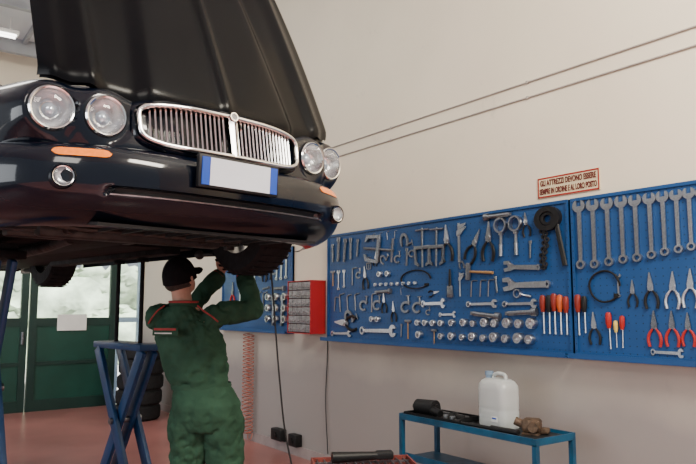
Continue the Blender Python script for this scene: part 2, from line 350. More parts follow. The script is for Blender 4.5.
def place(kind,y1,z1,y2,z2,wide=None,x=TX):
    da=-(y2-y1);dz=z2-z1;L=math.hypot(da,dz);ang=math.atan2(dz,da)-pi/2
    if L<.35 and kind in('pk','pc','e','c','h'): ang+=random.uniform(-.13,.13)
    if wide is None: wide={'k':1,'s':1,'g':1.1,'f':1,'w':1.1 if L>.3 else 1.5,'e':1.5,'h':1.3,'c':1.3}.get(kind,1.25)
    r=TP[kind];o=r.copy();COL.objects.link(o)
    th=min(L,.35)
    o.matrix_basis=T(x,y1,z1)@RW@RZ(ang)@SC(L*wide,L,th)
    o['label']=LAB[kind];o['category']='strap wrench' if kind=='s' else CATS[kind[0]]
    g='screwdrivers in the rack' if kind in('so','sk','sr','sy','sd') else ('black strap wrenches on the boards' if kind=='s' else GR.get(kind[0]))
    if g: o['group']=g
    for c in r.children:
        q=c.copy();COL.objects.link(q);q.parent=o;q.matrix_basis=c.matrix_basis.copy()
    return o
table="""e 5.27 1.93 5.27 2.16|e 5.17 1.92 5.17 2.14|e 5.07 1.94 5.07 2.14|e 4.97 1.96 4.97 2.12|g 4.86 2.03 4.44 1.98|c 4.37 2.04 4.22 2.09|w 5.27 1.66 5.27 1.85|w 5.18 1.68 5.18 1.85|h 5.05 1.7 5.05 1.86|pk 4.84 1.66 4.84 1.87|k 4.63 1.76 4.63 1.81|k 4.52 1.76 4.52 1.81
g 4.08 1.82 4.08 2.14|g 3.92 1.82 3.91 2.13|c 4.62 1.87 4.54 1.96|pk 3.79 1.85 3.79 2.14|v 3.67 1.84 3.67 2.14|pk 3.58 1.84 3.47 2.08|pk 3.38 1.83 3.36 2.12|f 3.25 1.86 3.24 2.14|f 3.11 1.86 3.11 2.14|e 3.0 1.83 3.0 1.95|n 2.82 1.74 2.84 2.17
a 2.93 1.765 3.23 1.78|a 2.86 1.65 3.24 1.65|b 3.77 1.57 3.77 1.79|m 3.33 1.745 3.6 1.765|h 3.56 1.575 3.56 1.70|h 3.47 1.575 3.47 1.70|h 3.39 1.575 3.39 1.70|e 3.3 1.6 3.3 1.72
h 5.24 1.455 5.24 1.62|h 5.12 1.455 5.12 1.61|h 5.0 1.47 5.0 1.62|c 4.88 1.455 4.88 1.60|h 4.76 1.455 4.76 1.62|pk 4.98 1.35 5.32 1.37|w 4.92 1.29 4.42 1.30|pk 4.58 1.45 4.58 1.63|pk 4.45 1.375 4.45 1.55|c 4.29 1.44 4.29 1.59|m 4.27 1.24 4.27 1.40
e 3.55 1.455 3.27 1.46|e 3.22 1.455 2.95 1.46|w 4.1 1.525 3.83 1.53|w 3.60 1.52 3.30 1.525|w 3.25 1.52 2.95 1.525
sd 2.90 1.325 2.90 1.58|sk 2.855 1.325 2.85 1.58|sd 2.81 1.325 2.81 1.59|so 2.765 1.325 2.765 1.58|sd 2.72 1.325 2.72 1.57|sd 2.63 1.325 2.63 1.58|sk 2.585 1.34 2.585 1.57
w 2.6 1.74 2.6 2.18|w 2.5 1.74 2.5 2.175|w 2.4 1.75 2.4 2.17|w 2.305 1.76 2.305 2.17|w 2.215 1.765 2.215 2.165|w 2.125 1.777 2.125 2.163|w 2.045 1.79 2.045 2.163|w 1.965 1.80 1.965 2.16|w 1.893 1.81 1.893 2.16|w 1.825 1.83 1.825 2.15|w 1.76 1.84 1.76 2.15|w 1.7 1.85 1.7 2.15
pk 2.14 1.49 2.14 1.70|pw 2.02 1.49 2.01 1.70|pw 1.92 1.495 1.91 1.71|pr 2.135 1.275 2.135 1.48|pr 2.03 1.28 2.03 1.48|pr 1.94 1.285 1.94 1.47|pk 2.52 1.27 2.53 1.47|sr 2.415 1.25 2.42 1.47|w 2.16 1.245 1.97 1.245|pk 1.78 1.5 1.78 1.7|pr 1.80 1.28 1.80 1.47|sy 2.375 1.26 2.375 1.42|sr 2.335 1.26 2.33 1.45
w 6.44 1.79 6.44 2.08|w 6.34 1.79 6.34 2.08|w 6.24 1.8 6.24 2.08|pk 6.62 1.8 6.62 2.03|c 6.84 1.83 6.80 1.98|k 6.58 1.57 6.58 1.65|k 6.4 1.57 6.4 1.65|k 6.22 1.57 6.22 1.65|k 6.58 1.45 6.58 1.53|k 6.4 1.45 6.4 1.53|k 6.22 1.45 6.22 1.53|k 6.58 1.33 6.58 1.41|k 6.4 1.33 6.4 1.41|k 6.22 1.33 6.22 1.41|h 6.85 1.45 6.85 1.66|h 6.72 1.45 6.72 1.66|m 7.0 1.38 7.0 1.68|w 7.2 1.4 7.2 1.75|w 7.3 1.4 7.3 1.75|pr 7.5 1.5 7.5 1.8
g 4.80 1.83 4.80 1.95|c 4.40 1.86 4.40 1.97|e 4.28 1.84 4.28 1.99|c 4.95 1.75 4.95 1.85|w 5.38 1.25 5.06 1.26|c 4.68 1.46 4.68 1.6|c 4.15 1.44 4.15 1.58|v 3.67 1.58 3.67 1.76|pk 3.02 1.98 3.02 2.15|e 4.70 1.63 4.48 1.635|c 5.16 1.36 5.0 1.46|pk 4.02 1.60 3.90 1.62|m 3.96 1.20 3.96 1.33|k 4.74 1.37 4.74 1.42|k 4.66 1.37 4.66 1.42|k 4.12 1.25 4.12 1.31
c 4.03 1.43 4.03 1.5|c 4.22 1.90 4.22 2.0|e 4.36 1.25 4.36 1.36|h 4.36 1.60 4.36 1.66|w 3.9 1.44 3.72 1.445|pk 4.71 1.86 4.71 1.99|m 5.36 1.70 5.36 1.85|h 5.34 1.46 5.34 1.60|e 5.36 1.93 5.36 2.1|c 3.68 1.80 3.60 1.84|f 3.0 1.57 3.15 1.60|e 3.15 2.15 3.4 2.155|w 2.35 1.56 2.35 1.70|pk 2.26 1.5 2.26 1.66
e 6.52 1.70 6.25 1.71|c 6.50 1.84 6.50 1.98|e 6.31 1.30 6.31 1.62|e 6.49 1.30 6.49 1.62|pk 6.72 1.78 6.72 2.0|e 6.75 1.70 6.6 1.71|w 6.95 1.80 6.95 2.05"""
for ln in table.replace('\n','|').split('|'):
    a=ln.split();place(a[0],*[float(x) for x in a[1:]])
for y in (4.14,4.05,3.96,3.87): place('k',y,1.35,y,1.40)
for i,y in enumerate((3.75,3.62,3.53,3.41,3.32,3.2,3.10,2.99)):
    d=(.052,.06,.048,.066,.058,.07,.062,.072)[i];place('k',y,1.355,y,1.355+d);place('k',y+.02*(i%2),1.25,y+.02*(i%2),1.25+(.06,.05,.066,.054,.072,.06,.076,.066)[i])
place('k',3.87,1.25,3.87,1.30);place('s',4.17,1.65,4.17,1.80,2.4);place('s',2.44,1.53,2.44,1.72,1.1)
for i in range(8): place('k',4.70-.075*i,1.68,4.70-.075*i,1.71)
for i in range(4): place('h',4.74-.1*i,2.08,4.74-.1*i,2.15)
for o in reversed(ALLT): D.objects.remove(o)
# red small-parts cabinet
cab=empty('parts_cabinet',T(0,0,0),'red metal small-parts cabinet with tiny grey drawers on the wall','cabinet')
b=B();x0,x1,y0,y1,z0,z1=3.555,WX-.001,5.53,5.96,1.24,1.76
b.box(((x0+x1)/2,y0+.004,(z0+z1)/2),(x1-x0,.008,z1-z0));b.box(((x0+x1)/2,y1-.004,(z0+z1)/2),(x1-x0,.008,z1-z0))
for z in (z0+.004,z1-.004): b.box(((x0+x1)/2,(y0+y1)/2,z),(x1-x0,y1-y0-.017,.008))
b.box((x1-.006,(y0+y1)/2,(z0+z1)/2),(.012,y1-y0-.017,z1-z0-.017));b.done('cabinet_body',redcab,parent=cab,smooth=False)
drm=mat('drawer_plastic',(.22,.21,.22),.3,0,.35,14)
for i in range(5):
    for j in range(6):
        b=B();yy=y0+.050+.0825*i;zz=z0+.053+.0828*j
        b.box((x0+.08,yy,zz),(.15,.077,.077),bev=.006);b.box((x0-.0,yy,zz-.008),(.016,.04,.016),bev=.004);b.done('drawer',drm,parent=cab,smooth=False)
# ---------------- hoses and cords ----------------
b=B()
pts=[(WX-.07+.04*math.cos(t*2*pi),7.05+.04*math.sin(t*2*pi),1.2-.042*t) for t in [i/10 for i in range(265)]]
pts+=bez([(WX-.03,7.05,.085),(WX-.05,7.02,.03),(WX-.05,6.95,.03),(WX-.03,6.95,.085)],5)[1:-1]
pts+=[(WX-.07+.04*math.cos(t*2*pi),6.95+.04*math.sin(t*2*pi),.085+.042*t) for t in [i/10 for i in range(265)]]
b.tube(pts,.0055,5)
b.done('coiled_hose',coilm,label='red coiled air hose hanging down the wall below the board',cat='hose')
b=B();b.tube(bez([(WX-.012,5.47,2.35),(WX-.012,5.48,1.9),(WX-.012,5.48,1.1),(WX-.018,5.50,.6),(WX-.025,5.45,.12)],8),.005,6);b.done('hanging_cord',ropem,label='thin dark cord hanging down the wall',cat='cord')
for y,w_,z in ((6.35,.2,.17),(6.02,.15,.16)):
    b=B();b.box((WX-.04,y,z),(.08,w_,.12),bev=.01);b.cyl((WX-.08,y,z),(WX-.095,y,z),.03);b.done('socket_box',blackm,label='black electrical socket box low on the wall',cat='socket box',group='socket boxes on the wall')
# ---------------- CAR ----------------
Z0=1.58
CM=T(1.190,2.675,Z0)@RZ(math.radians(8.9))
car=empty('car',CM,'black saloon car raised on a lift with its bonnet open','car')
def interp(tab,z):
    if z<=tab[0][0]: return tab[0][1:]
    for p,q in zip(tab,tab[1:]):
        if z<=q[0]:
            t=(z-p[0])/(q[0]-p[0]);return tuple(a+(c-a)*t for a,c in zip(p[1:],q[1:]))
    return tab[-1][1:]
def bumn(z):
    # smoothly rounded section
    if z<.40: u=(.40-z)/.182;n=-.226+.19*(1-math.sqrt(max(0,1-min(1,u)**2.4)));w=.918-.11*(1-math.sqrt(max(0,1-min(1,u)**2.4)))
    else:
        u=(z-.40)/.108;n=-.226+.07*(1-math.sqrt(max(0,1-min(1,u)**2.6)));w=.918-.035*(1-math.sqrt(max(0,1-min(1,u)**2.6)))
    return n,w
BUM=[(z,)+bumn(z) for z in [.2185+.0075*i for i in range(39)]]
UPP=[(.495,-.155,.875),(.52,-.155,.88),(.60,-.145,.885),(.68,-.125,.885),(.72,-.10,.88),(.80,-.05,.88),(.9,0,.86)]
def sy(x,tab,z,Dp=.8,m=3.):
    n,w=interp(tab,z);return n+Dp*(1-max(0,1-(abs(x)/w)**m)**(1/m))
def pl2(q,n,w,Dp=.8,m=3.):
    f=q*pi/2;s=math.sin(f);return (math.copysign(abs(s)**(2/m),s)*w, n+Dp*(1-abs(math.cos(f))**(2/m)))
b=B();rows=[]
qs=[-1+2*i/160 for i in range(161)]
SZ0,SZ1,SX=.318,.352,.53
zr=sorted(set([.2185,.2200,.2235,.229,.237,.248,.262,.278,.295,.308,SZ0-.001,SZ0+.005,.335,SZ1-.005,SZ1+.001,.362,.378,.39,.405,.42,.435,.45,.462,.474,.484,.492,.499,.504,.507,.508]))
for z in zr:
    n,w=bumn(z);r=[]
    for q in qs:
        x,y=pl2(q,n,w)
        if SZ0<z<SZ1 and abs(x)<SX: y+=.05*min(1,(SX-abs(x))/.08)
        r.append((x,min(y,.36),z))
    rows.append(r)
b.loft(rows,False,False);b.done('front_bumper',paint,parent=car,ang=55,merge=True)
def strip(name,x0,x1,z0,z1,off,m,th=.006,n=40,tab=BUM,edge=0):
    b=B();F=[]
    for i in range(n+1):
        x=x0+(x1-x0)*i/n
        t=min(1,abs(2*i/n-1))
        zz0=z0;zz1=z1
        if edge:
            e=math.sqrt(max(0,1-max(0,(t-(1-edge))/edge)**2)); c=(z0+z1)/2;zz0=c-(c-z0)*max(.08,e);zz1=c+(z1-c)*max(.08,e)
        F.append([(x,sy(x,tab,zz0)-off,zz0),(x,sy(x,tab,(zz0+zz1)/2)-off,(zz0+zz1)/2),(x,sy(x,tab,zz1)-off,zz1),(x,sy(x,tab,zz1)+th,zz1),(x,sy(x,tab,zz0)+th,zz0)])
    b.loft(F);return b.done(name,m,parent=car,ang=30)
strip('lower_intake',-.49,.49,SZ0+.003,SZ1-.003,-.030,blackm,th=.045)
strip('intake_trim',-.51,.51,SZ0+.001,SZ0+.006,.001,dsteel,th=.02)
def zt(y):
    return interp([(-.2,.715),(.1,.742),(.5,.80),(1.2,.86),(2.2,.90),(4.0,.92),(4.7,.90)],y)[0]
YA,ZA,RA=.72,.41,.355
YR=3.59
LAMPS=[(.680,.628,.078,-.042,.14),(.508,.619,.074,-.104,.08)]
def mould(x,y,z):
    ax=abs(x);yy=y;hole=False
    for xc,zc,r,yf,yw in LAMPS:
        d=math.hypot(ax-xc,z-zc);pl_=yf+.004+math.tan(yw)*(ax-xc)
        t=min(1,max(0,(d-(r+.006))/.085));s=1-t*t*(3-2*t)
        if d<r-.004: hole=True
        if pl_<yy: yy=yy+(pl_-yy)*s
        elif s>.0 and d<r+.03: yy=yy+(pl_-yy)*s*.8
    if hole: yy=y+.10
    return yy
b=B();grid=[]
qf=[-1+2*i/260 for i in range(261)]
sideY=sorted(set([.66+.04*i for i in range(12)]+[YA+RA-.001,YA+RA+.001]+[1.2+.2*i for i in range(11)]+[YR-RA+i*2*RA/14 for i in range(15)]+[YR-RA-.001,YR+RA+.001,4.1,4.4,4.7]))
def zb(y):
    for yc in (YA,YR):
        if abs(y-yc)<=RA: return ZA+math.sqrt(max(0,RA*RA-(y-yc)**2))
    return .498 if y<YA-RA else .25
def column(sign,kind,val):
    n0,w0=interp(UPP,.6);x0_,y0=pl2(val,n0,w0) if kind=='f' else (0,val)
    top=zt(y0)
    if kind=='f': top+=.026*math.exp(-((abs(x0_)-.62)/.15)**2)
    bot=min(zb(y0),top-.06);pts=[]
    seq=[(bot+(top-.04-bot)*t/26,0) for t in range(27)]+[(top-.026,.006),(top-.012,.018),(top-.003,.04),(top,.07),(top,.12),(top-.01,.18)]
    for z,ins in seq:
        n,w=interp(UPP,z)
        if z<.49: w=.875
        if kind=='f':
            x,y=pl2(val,n+ins,w-ins);y=mould(x,y,z)
        else: x,y=sign*(w-ins),val
        pts.append((x,y,z))
    return pts
for y in reversed(sideY): grid.append(column(-1,'s',y))
for q in qf[1:-1]: grid.append(column(1 if q>0 else -1,'f',q))
for y in sideY: grid.append(column(1,'s',y))
b.loft(grid,False,False)
b.box((0,4.66,.58),(1.72,.12,.62),bev=.03)
b.box((0,4.3,.885),(1.6,.75,.03),bev=.01)
b.box((0,1.28,.83),(1.5,.2,.04),bev=.01)
b.done('body_shell',paint,parent=car,ang=60)
b=B()
secs=[(1.3,.85,.74,.02),(1.95,.85,.74,.42),(2.3,.86,.74,.47),(3.1,.88,.74,.46),(3.4,.88,.74,.40),(4.1,.89,.72,.01)]
R=[]
for y,z,w,h in secs: R.append([(-w,y,z),(-w+h*.34,y,z+h*.9),(-w+h*.34+.12*min(1,h*4),y,z+h),(w-h*.34-.12*min(1,h*4),y,z+h),(w-h*.34,y,z+h*.9),(w,y,z)])
b.loft(R);b.done('cabin_windows',darkglass,parent=car,ang=60)
b=B();b.loft([[(-.5,y,z),(.5,y,z),(.52,y,z-.03),(-.52,y,z-.03)] for y,z in ((1.9,1.275),(2.3,1.345),(3.1,1.355),(3.45,1.29))]);b.done('roof_panel',paint,parent=car)
b=B();b.box((0,2.9,.305),(1.5,3.2,.05),bev=.01)
b.box((0,.18,.285),(1.30,.40,.06),bev=.02)
b.box((0,.72,.57),(1.0,.9,.34),bev=.04)
for s in (-1,1): b.box((s*.60,2.2,.28),(.12,1.8,.07),bev=.01);b.box((s*.42,.85,.38),(.09,1.2,.10),bev=.02)
b.box((0,1.55,.31),(.34,1.4,.1),bev=.04);b.cyl((-.1,.5,.35),(.1,.5,.35),.10);b.box((-.28,.62,.36),(.22,.3,.14),bev=.03);b.box((.26,.58,.38),(.14,.22,.12),bev=.03)
b.done('underbody',under,parent=car)
b=B();b.box((0,.02,.232),(1.05,.26,.012),RX(.1));
for i in range(9): b.box((-.4+.1*i,.03,.223),(.012,.24,.012))
b.done('undertray',blackm,parent=car,smooth=False)
b=B();b.box((0,.62,.265),(.95,.08,.07),bev=.02);b.box((-.1,1.12,.30),(.7,.08,.06),bev=.02)
b.tube(bez([(-.62,.5,.31),(-.45,.36,.255),(0,.33,.245),(.45,.36,.255),(.62,.5,.31)],6),.013,8)
b.done('subframe',castm,parent=car)
for s in (-1,1):
    b=B();b.loft([[(s*.35,.56,.26),(s*.35,.56,.29),(s*.35,.72,.29),(s*.35,.72,.26)],[(s*.66,.68,.26),(s*.66,.68,.29),(s*.66,.76,.29),(s*.66,.76,.26)]])
    b.cyl((s*.35,.52,.275),(s*.35,.76,.275),.03);b.cyl((s*.62,.72,.24),(s*.62,.72,.36),.03);b.cyl((s*.56,.72,.28),(s*.54,.72,.6),.04)
    b.done('control_arm',castm,parent=car)
b=B();b.tube(bez([(-.12,1.1,.28),(-.15,1.6,.24),(-.15,3.0,.23),(-.4,3.6,.26),(-.45,4.7,.28)],6),.03,10);b.sph((-.15,2.2,.24),(.13,.35,.06));b.done('exhaust',castm,parent=car)
def wheel(x,y,z,s):
    w=B();M=T(x,y,z)@RY(pi/2*s)
    w.lathe([(.195,-.10),(.29,-.105),(.312,-.08),(.318,0),(.312,.08),(.29,.105),(.205,.10)],M,40)
    for k in range(40):
        a=2*pi*k/40;w.box(M@V((.3165*math.cos(a),.3165*math.sin(a),0)),(.006,.016,.18),M.to_3x3().to_4x4()@RZ(a))
    t=w.done('wheel',rubber,parent=car)
    r=B();r.lathe([(.205,-.10),(.195,-.05),(.19,.05),(.20,.09),(.21,.102)],M,32);r.lathe([(.001,.07),(.05,.07),(.06,.05)],M,20)
    for k in range(7):
        a=2*pi*k/7;r.box(M@V((.115*math.cos(a),.115*math.sin(a),.05)),(.17,.045,.02),M.to_3x3().to_4x4()@RZ(a),bev=.004)
    r.done('rim',steel,parent=t);d=B();d.cyl(M@V((0,0,-.02)),M@V((0,0,0)),.15,seg=28);d.done('brake_disc',castm,parent=t)
for s in (-1,1): wheel(s*.77,YA,ZA+.01,s);wheel(s*.76,YR,ZA,s)
# grille
GW=.385;GZ0,GZ1=.528,.694
def gy(x,z,off): return -.150+.055*(abs(x)/GW)**2.2+ (z-.6)*.16 -off
def gout(n=72,grow=0):
    pts=[]
    for i in range(n):
        a=2*pi*i/n;c=math.cos(a);s=math.sin(a)
        x=(GW+grow)*math.copysign(abs(c)**.38,c);zc=(GZ0+GZ1)/2;hz=(GZ1-GZ0)/2+grow
        z=zc+hz*math.copysign(abs(s)**.48,s)
        if s>0: z+=.006*(1-min(1,abs(x)/GW)**2)
        x*=1+.05*s
        pts.append((x-.008,z))
    return pts
b=B();o=gout();b.loft([[(x,gy(x,z,.045),z) for x,z in o],[(x,gy(x,z,-.05),z) for x,z in o]],True,False)
vs=[b.bm.verts.new((x*.995,gy(x,z,.012),z)) for x,z in o];b.bm.faces.new(vs);b.k()
gr=b.done('grille',blackm,parent=car,norm=False)
b=B();b.tube([(x,gy(x,z,.05),z) for x,z in gout()],.010,10,closed=True);b.done('grille_frame',chrome,parent=gr)
b=B();b.loft([[(x,gy(x,z,.042),z) for x,z in gout(72,.012)],[(x,gy(x,z,.03),z) for x,z in gout(72,.024)],[(x,gy(x,z,-.03),z) for x,z in gout(72,.034)]],True,False);b.done('grille_surround',paint,parent=gr)
nS=16
for s in (-1,1):
    for i in range(nS):
        x=s*(.034+i*(GW-.058)/nS)-.008;
        zz=[GZ0+.006,GZ0+.05,GZ0+.09,GZ0+.13,GZ1-.003]
        if i>=nS-1: zz[0]+=.016;zz[-1]-=.012
        R=[]
        for z in zz: y=gy(x,z,.036);R.append([(x-.005,y+.03,z),(x-.0045,y,z),(x,y-.005,z),(x+.0045,y,z),(x+.005,y+.03,z)])
        sb=B();sb.loft(R);sb.done('slat',chrome,parent=gr)
b=B();b.loft([[(-w-.008,gy(0,z,.01),z),(-w-.008,gy(0,z,.052),z),(-.008,gy(0,z,.064),z),(w-.008,gy(0,z,.052),z),(w-.008,gy(0,z,.01),z)] for z,w in ((GZ0,.012),(.6,.014),(GZ1,.018),(GZ1+.014,.022))]);b.done('center_bar',chrome,parent=gr)
b=B();M=T(-.008,gy(0,GZ1,.062),GZ1+.002)@RX(pi/2-.15);b.ann(.019,.014,0,.008,M,24);b.mi=1;b.cyl(M@V((0,0,0)),M@V((0,0,.005)),.014,seg=20);b.done('grille_badge',[chrome,dsteel],parent=gr)
def headlight(x,r,yaw,yf,z):
    M=T(x,yf,z)@RZ(yaw)@RX(pi/2+.04)
    pod=B();pod.lathe([(r+.004,-.12),(r+.006,-.02),(r+.004,.004),(r-.002,.006)],M,36);h=pod.done('headlight',blackm,parent=car)
    z_=B();z_.lathe([(r+.002,-.01),(r+.003,.006),(r-.002,.012),(r-.007,.010),(r-.009,0),(r-.009,-.02)],M,36);z_.done('lamp_bezel',chrome,parent=h)
    q=B();q.lathe([(r-.009,-.006),(r*.84,-.034),(r*.66,-.056),(r*.46,-.068),(r*.40,-.068)],M,32);q.disc(r*.41,-.069,M,24);q.done('reflector',reflm,parent=h)
    q=B();q.lathe([(r*.44,-.068),(r*.42,-.040),(r*.37,-.035),(r*.34,-.042)],M,24);q.done('lamp_ring',chrome,parent=h)
    q=B();q.lathe([(r*.35,-.042),(r*.28,-.030),(r*.15,-.024),(.001,-.022)],M,20);q.done('bulb',bulbm,parent=h)
    q=B();q.lathe([(r-.009,.004),(r*.7,.012),(r*.35,.017),(.001,.018)],M,32);q.done('lens',lensm,parent=h)
for s in (-1,1):
    for xc,zc,r,yf,yw in LAMPS: headlight(s*xc,r,s*yw,yf,zc)
    strip('turn_signal',.50 if s>0 else -.69,.70 if s>0 else -.51,.450,.480,.004,amber,n=20,edge=.3)
    ax_=.64 if s>0 else .662;z_f=.372 if s<0 else .362
    yf=sy(ax_,BUM,z_f);M=T(s*ax_,yf-(.020 if s>0 else .016),z_f)@RZ(.05 if s>0 else -.24)@RX(pi/2)
    q=B();q.lathe([(.044,-.06),(.044,.0),(.041,.005),(.037,.0),(.037,-.02)],M,28);f=q.done('fog_light',paint,parent=car)
    q=B();q.lathe([(.0365,.001),(.0355,.005),(.033,.004),(.033,-.004)],M,28);q.done('lamp_bezel',chrome,parent=f)
    q=B();q.lathe([(.035,-.002),(.026,-.012),(.012,-.016)],M,24);q.disc(.012,-.016,M,12);q.done('reflector',fogrefl,parent=f)
    q=B();q.lathe([(.033,.001),(.020,.005),(.001,.007)],M,24);q.done('lens',lensm,parent=f)
MP=T(-.014,-.262,.440)@RX(.05)
b=B();b.box((0,.010,0),(.385,.024,.128),bev=.004);lp=b.done('license_plate',blackm,parent=car,M=MP)
b=B();b.box((0,-.004,0),(.29,.004,.108));b.done('plate_field',platem,parent=lp,smooth=False)
for s in (-1,1):
    b=B();b.box((s*.164,-.004,0),(.036,.0042,.108));b.done('plate_band',euroblue,parent=lp,smooth=False)
def hoodpt(i,j,off=0):
    t=j;hw=.712-.015*t-.07*t*t
    x=i*hw-.03*t
    yf=-.115+.8*(1-(1-min(1,abs(i*.70)/.95)**3)**(1/3))
    if abs(i)>.95: yf+=.25*(abs(i)-.95)
    y=yf+t*(1.40-yf)
    z=.0+.17*(1-(1-t)**1.6)*.9+.045*(1-i*i)
    ax=abs(i*hw)
    rc=.37-.13*t
    z+=.036/(1+math.exp((ax-rc)/.013))
    z+=.016*math.exp(-(ax/.026)**2)
    z+=.028*math.exp(-((ax-(.56-.04*t))/.042)**2)*(1-.5*t)
    z-=.04*max(0,(abs(i)-.93)/.07)**2
    z-=.02*max(0,1-t/.03)**2
    return V((x,y,z-off))
HM=T(0,-.06,.722)@RX(math.radians(58))@T(0,.06,0)
def jj(j,n): return min(1,max(0,j/n))**1.2
b=B();ni,nj=160,50
b.loft([[HM@hoodpt(-1+2*i/ni,jj(j,nj)) for i in range(ni+1)] for j in range(nj+1)],False,False)
b.loft([[HM@hoodpt((-1+2*i/ni)*.985,.005+jj(j,nj)*.985,.03) for i in range(ni+1)] for j in range(nj+1)],False,False)
hood=b.done('hood',hoodm,parent=car,ang=60)
b=B();b.loft([[HM@hoodpt((-1+2*i/30)*.9,.06+(j/12)*.86,.05) for i in range(31)] for j in range(13)],False,False);b.done('hood_liner',rubber,parent=hood)
for s in (-1,1):
    b=B();b.box((s*.62,.02,.74),(.05,.03,.03));b.done('hood_hinge',castm,parent=car)
b=B();b.box((0,.06,.60),(1.1,.06,.18));b.box((0,.25,.56),(1.3,.3,.02));b.done('front_panel',blackm,parent=car)
# ---------------- lift ----------------
def lift(x,y0,zt_,rz,half):
    e=empty('scissor_lift',CM@T(x,y0,-Z0)@RZ(rz),'blue scissor lift with crossed legs standing on the floor','scissor lift',group='blue scissor lifts under the car')
    b=B();b.box((0,0,.045),(.30,2*half+.30,.09),bev=.01);b.done('base_frame',liftblue,parent=e)
    for s in (-1,1):
        for d in (-1,1):
            b=B();xx=s*(.078 if d>0 else .040);b.bar((xx,-d*half,.11),(xx,d*half*.72,zt_),.030,.080,.005);b.done('scissor_arm',liftblue,parent=e)
    hm=.11+(zt_-.11)*.58
    b=B();b.cyl((-.11,0,hm),(.11,0,hm),.022);b.done('pivot_pin',dsteel,parent=e)
    b=B();b.box((0,0,zt_+.022),(.18,2*half*.72+.12,.044),bev=.006);b.done('top_beam',liftblue if zt_<1.7 else under,parent=e)
    if zt_<1.7:
        for y in (-.17,.17):
            b=B();b.cyl((0,y,zt_+.044),(0,y,1.80),.014,seg=12);b.cyl((0,y,1.80),(0,y,1.822),.04,seg=16);b.done('screw_post',under,parent=e)
    else:
        for y in (-.2,.2):
            b=B();b.box((0,y,zt_+.065),(.12,.16,.04),bev=.008);b.done('rubber_pad',rubber,parent=e)
lift(.62,1.88,1.22,0,.38);lift(-.37,1.58,1.75,0,.36)
def tyre(x,y,z):
    w=B();w.lathe([(.19,-.09),(.27,-.10),(.30,-.07),(.305,0),(.30,.07),(.27,.10),(.19,.09),(.185,0),(.19,-.09)],T(x,y,z),36)
    w.done('tire',rubber,label='worn black tyre stacked on the floor near the corner',cat='tire',group='stack of tyres')
for i in range(5): tyre(3.18+.01*i,9.25-.015*i,.101+.201*i)
b=B();b.tube(bez([(1.93,3.45,1.86),(1.95,3.42,1.5),(1.98,3.40,1.1),(2.02,3.38,.75),(2.08,3.3,.45),(2.2,3.15,.25),(2.5,3.0,.02)],8),.005,6);b.done('power_cable',ropem,label='black cable hanging from under the car to the floor',cat='cable')
# ---------------- mechanic ----------------
PM=T(1.578,3.549,0)@RZ(math.radians(-35.9))
def remesh(b,vox,sm=4,disp=0,name='tmp'):
    o=b.done(name,[skinm],smooth=False)
    m=o.modifiers.new('r','REMESH');m.mode='VOXEL';m.voxel_size=vox;m.use_smooth_shade=True
    m=o.modifiers.new('s','SMOOTH');m.factor=.5;m.iterations=sm
    if disp:
        for (ty,sc,st) in (('MARBLE',.09,disp*.8),('CLOUDS',.10,disp*.6),('CLOUDS',.035,disp*.25)):
            t=D.textures.new('folds',ty);t.noise_scale=sc
            if ty=='MARBLE': t.turbulence=7;t.marble_type='SHARP'
            m=o.modifiers.new('d','DISPLACE');m.texture=t;m.strength=st;m.mid_level=.5;m.texture_coords='LOCAL'
    C.view_layer.update()
    me=D.meshes.new_from_object(o.evaluated_get(C.evaluated_depsgraph_get()));D.objects.remove(o);me.materials.clear();return me
def ell(a,y,z,rx,ry,n=28):
    return [(a+rx*math.cos(2*pi*i/n),y+ry*math.sin(2*pi*i/n),z) for i in range(n)]
HC=V((-.145,.02,1.676));HR=RZ(math.radians(-26))@RX(math.radians(18))
sh=[(-.255,.0,1.44),(.055,.0,1.45)];el=[(-.135,.235,1.49),(.250,.14,1.49)];wr=[(.03,.305,1.70),(.175,.26,1.705)]
b=B()
b.loft([ell(*r) for r in ((.03,0,.86,.14,.10),(.02,0,.95,.155,.11),(-.01,0,1.08,.13,.095),(-.07,.01,1.32,.155,.10),(-.10,0,1.42,.155,.085),(-.11,0,1.48,.09,.06),(-.115,.0,1.52,.055,.055))])
for hp,kn,an in (((-.06,0,.9),(-.09,.03,.5),(-.11,0,.10)),((.11,0,.9),(.14,.04,.5),(.17,.01,.10))):
    b.cap(hp,kn,.09,.06);b.cap(kn,an,.06,.042)
for s_,e_,w_ in zip(sh,el,wr): b.cap(s_,e_,.046,.040);b.cap(e_,w_,.040,.028)
b.cap((-.115,.0,1.49),HC+V((0,-.01,-.03)),.054,.054)
def hp_(x,y,z): return HC+(HR.to_3x3()@V((x,y,z)))
R3=HR
b.sph(HC,(.074,.092,.103),R3);b.sph(hp_(0,.03,-.06),(.055,.062,.06),R3);b.sph(hp_(0,.075,-.095),(.025,.02,.018),R3)
b.loft([[hp_(x*w,.085+d,z) for x,d in ((-1,0),(-.3,1*e_),(.3,1*e_),(1,0))] for z,w,e_ in ((.02,.008,.012),(-.01,.010,.022),(-.028,.016,.028),(-.036,.012,.004))])
for s in (-1,1): b.sph(hp_(s*.077,-.005,-.02),(.011,.02,.032),R3);b.sph(hp_(s*.033,.072,-.02),(.02,.018,.014),R3)
b.sph(hp_(0,.088,-.058),(.024,.012,.008),R3)
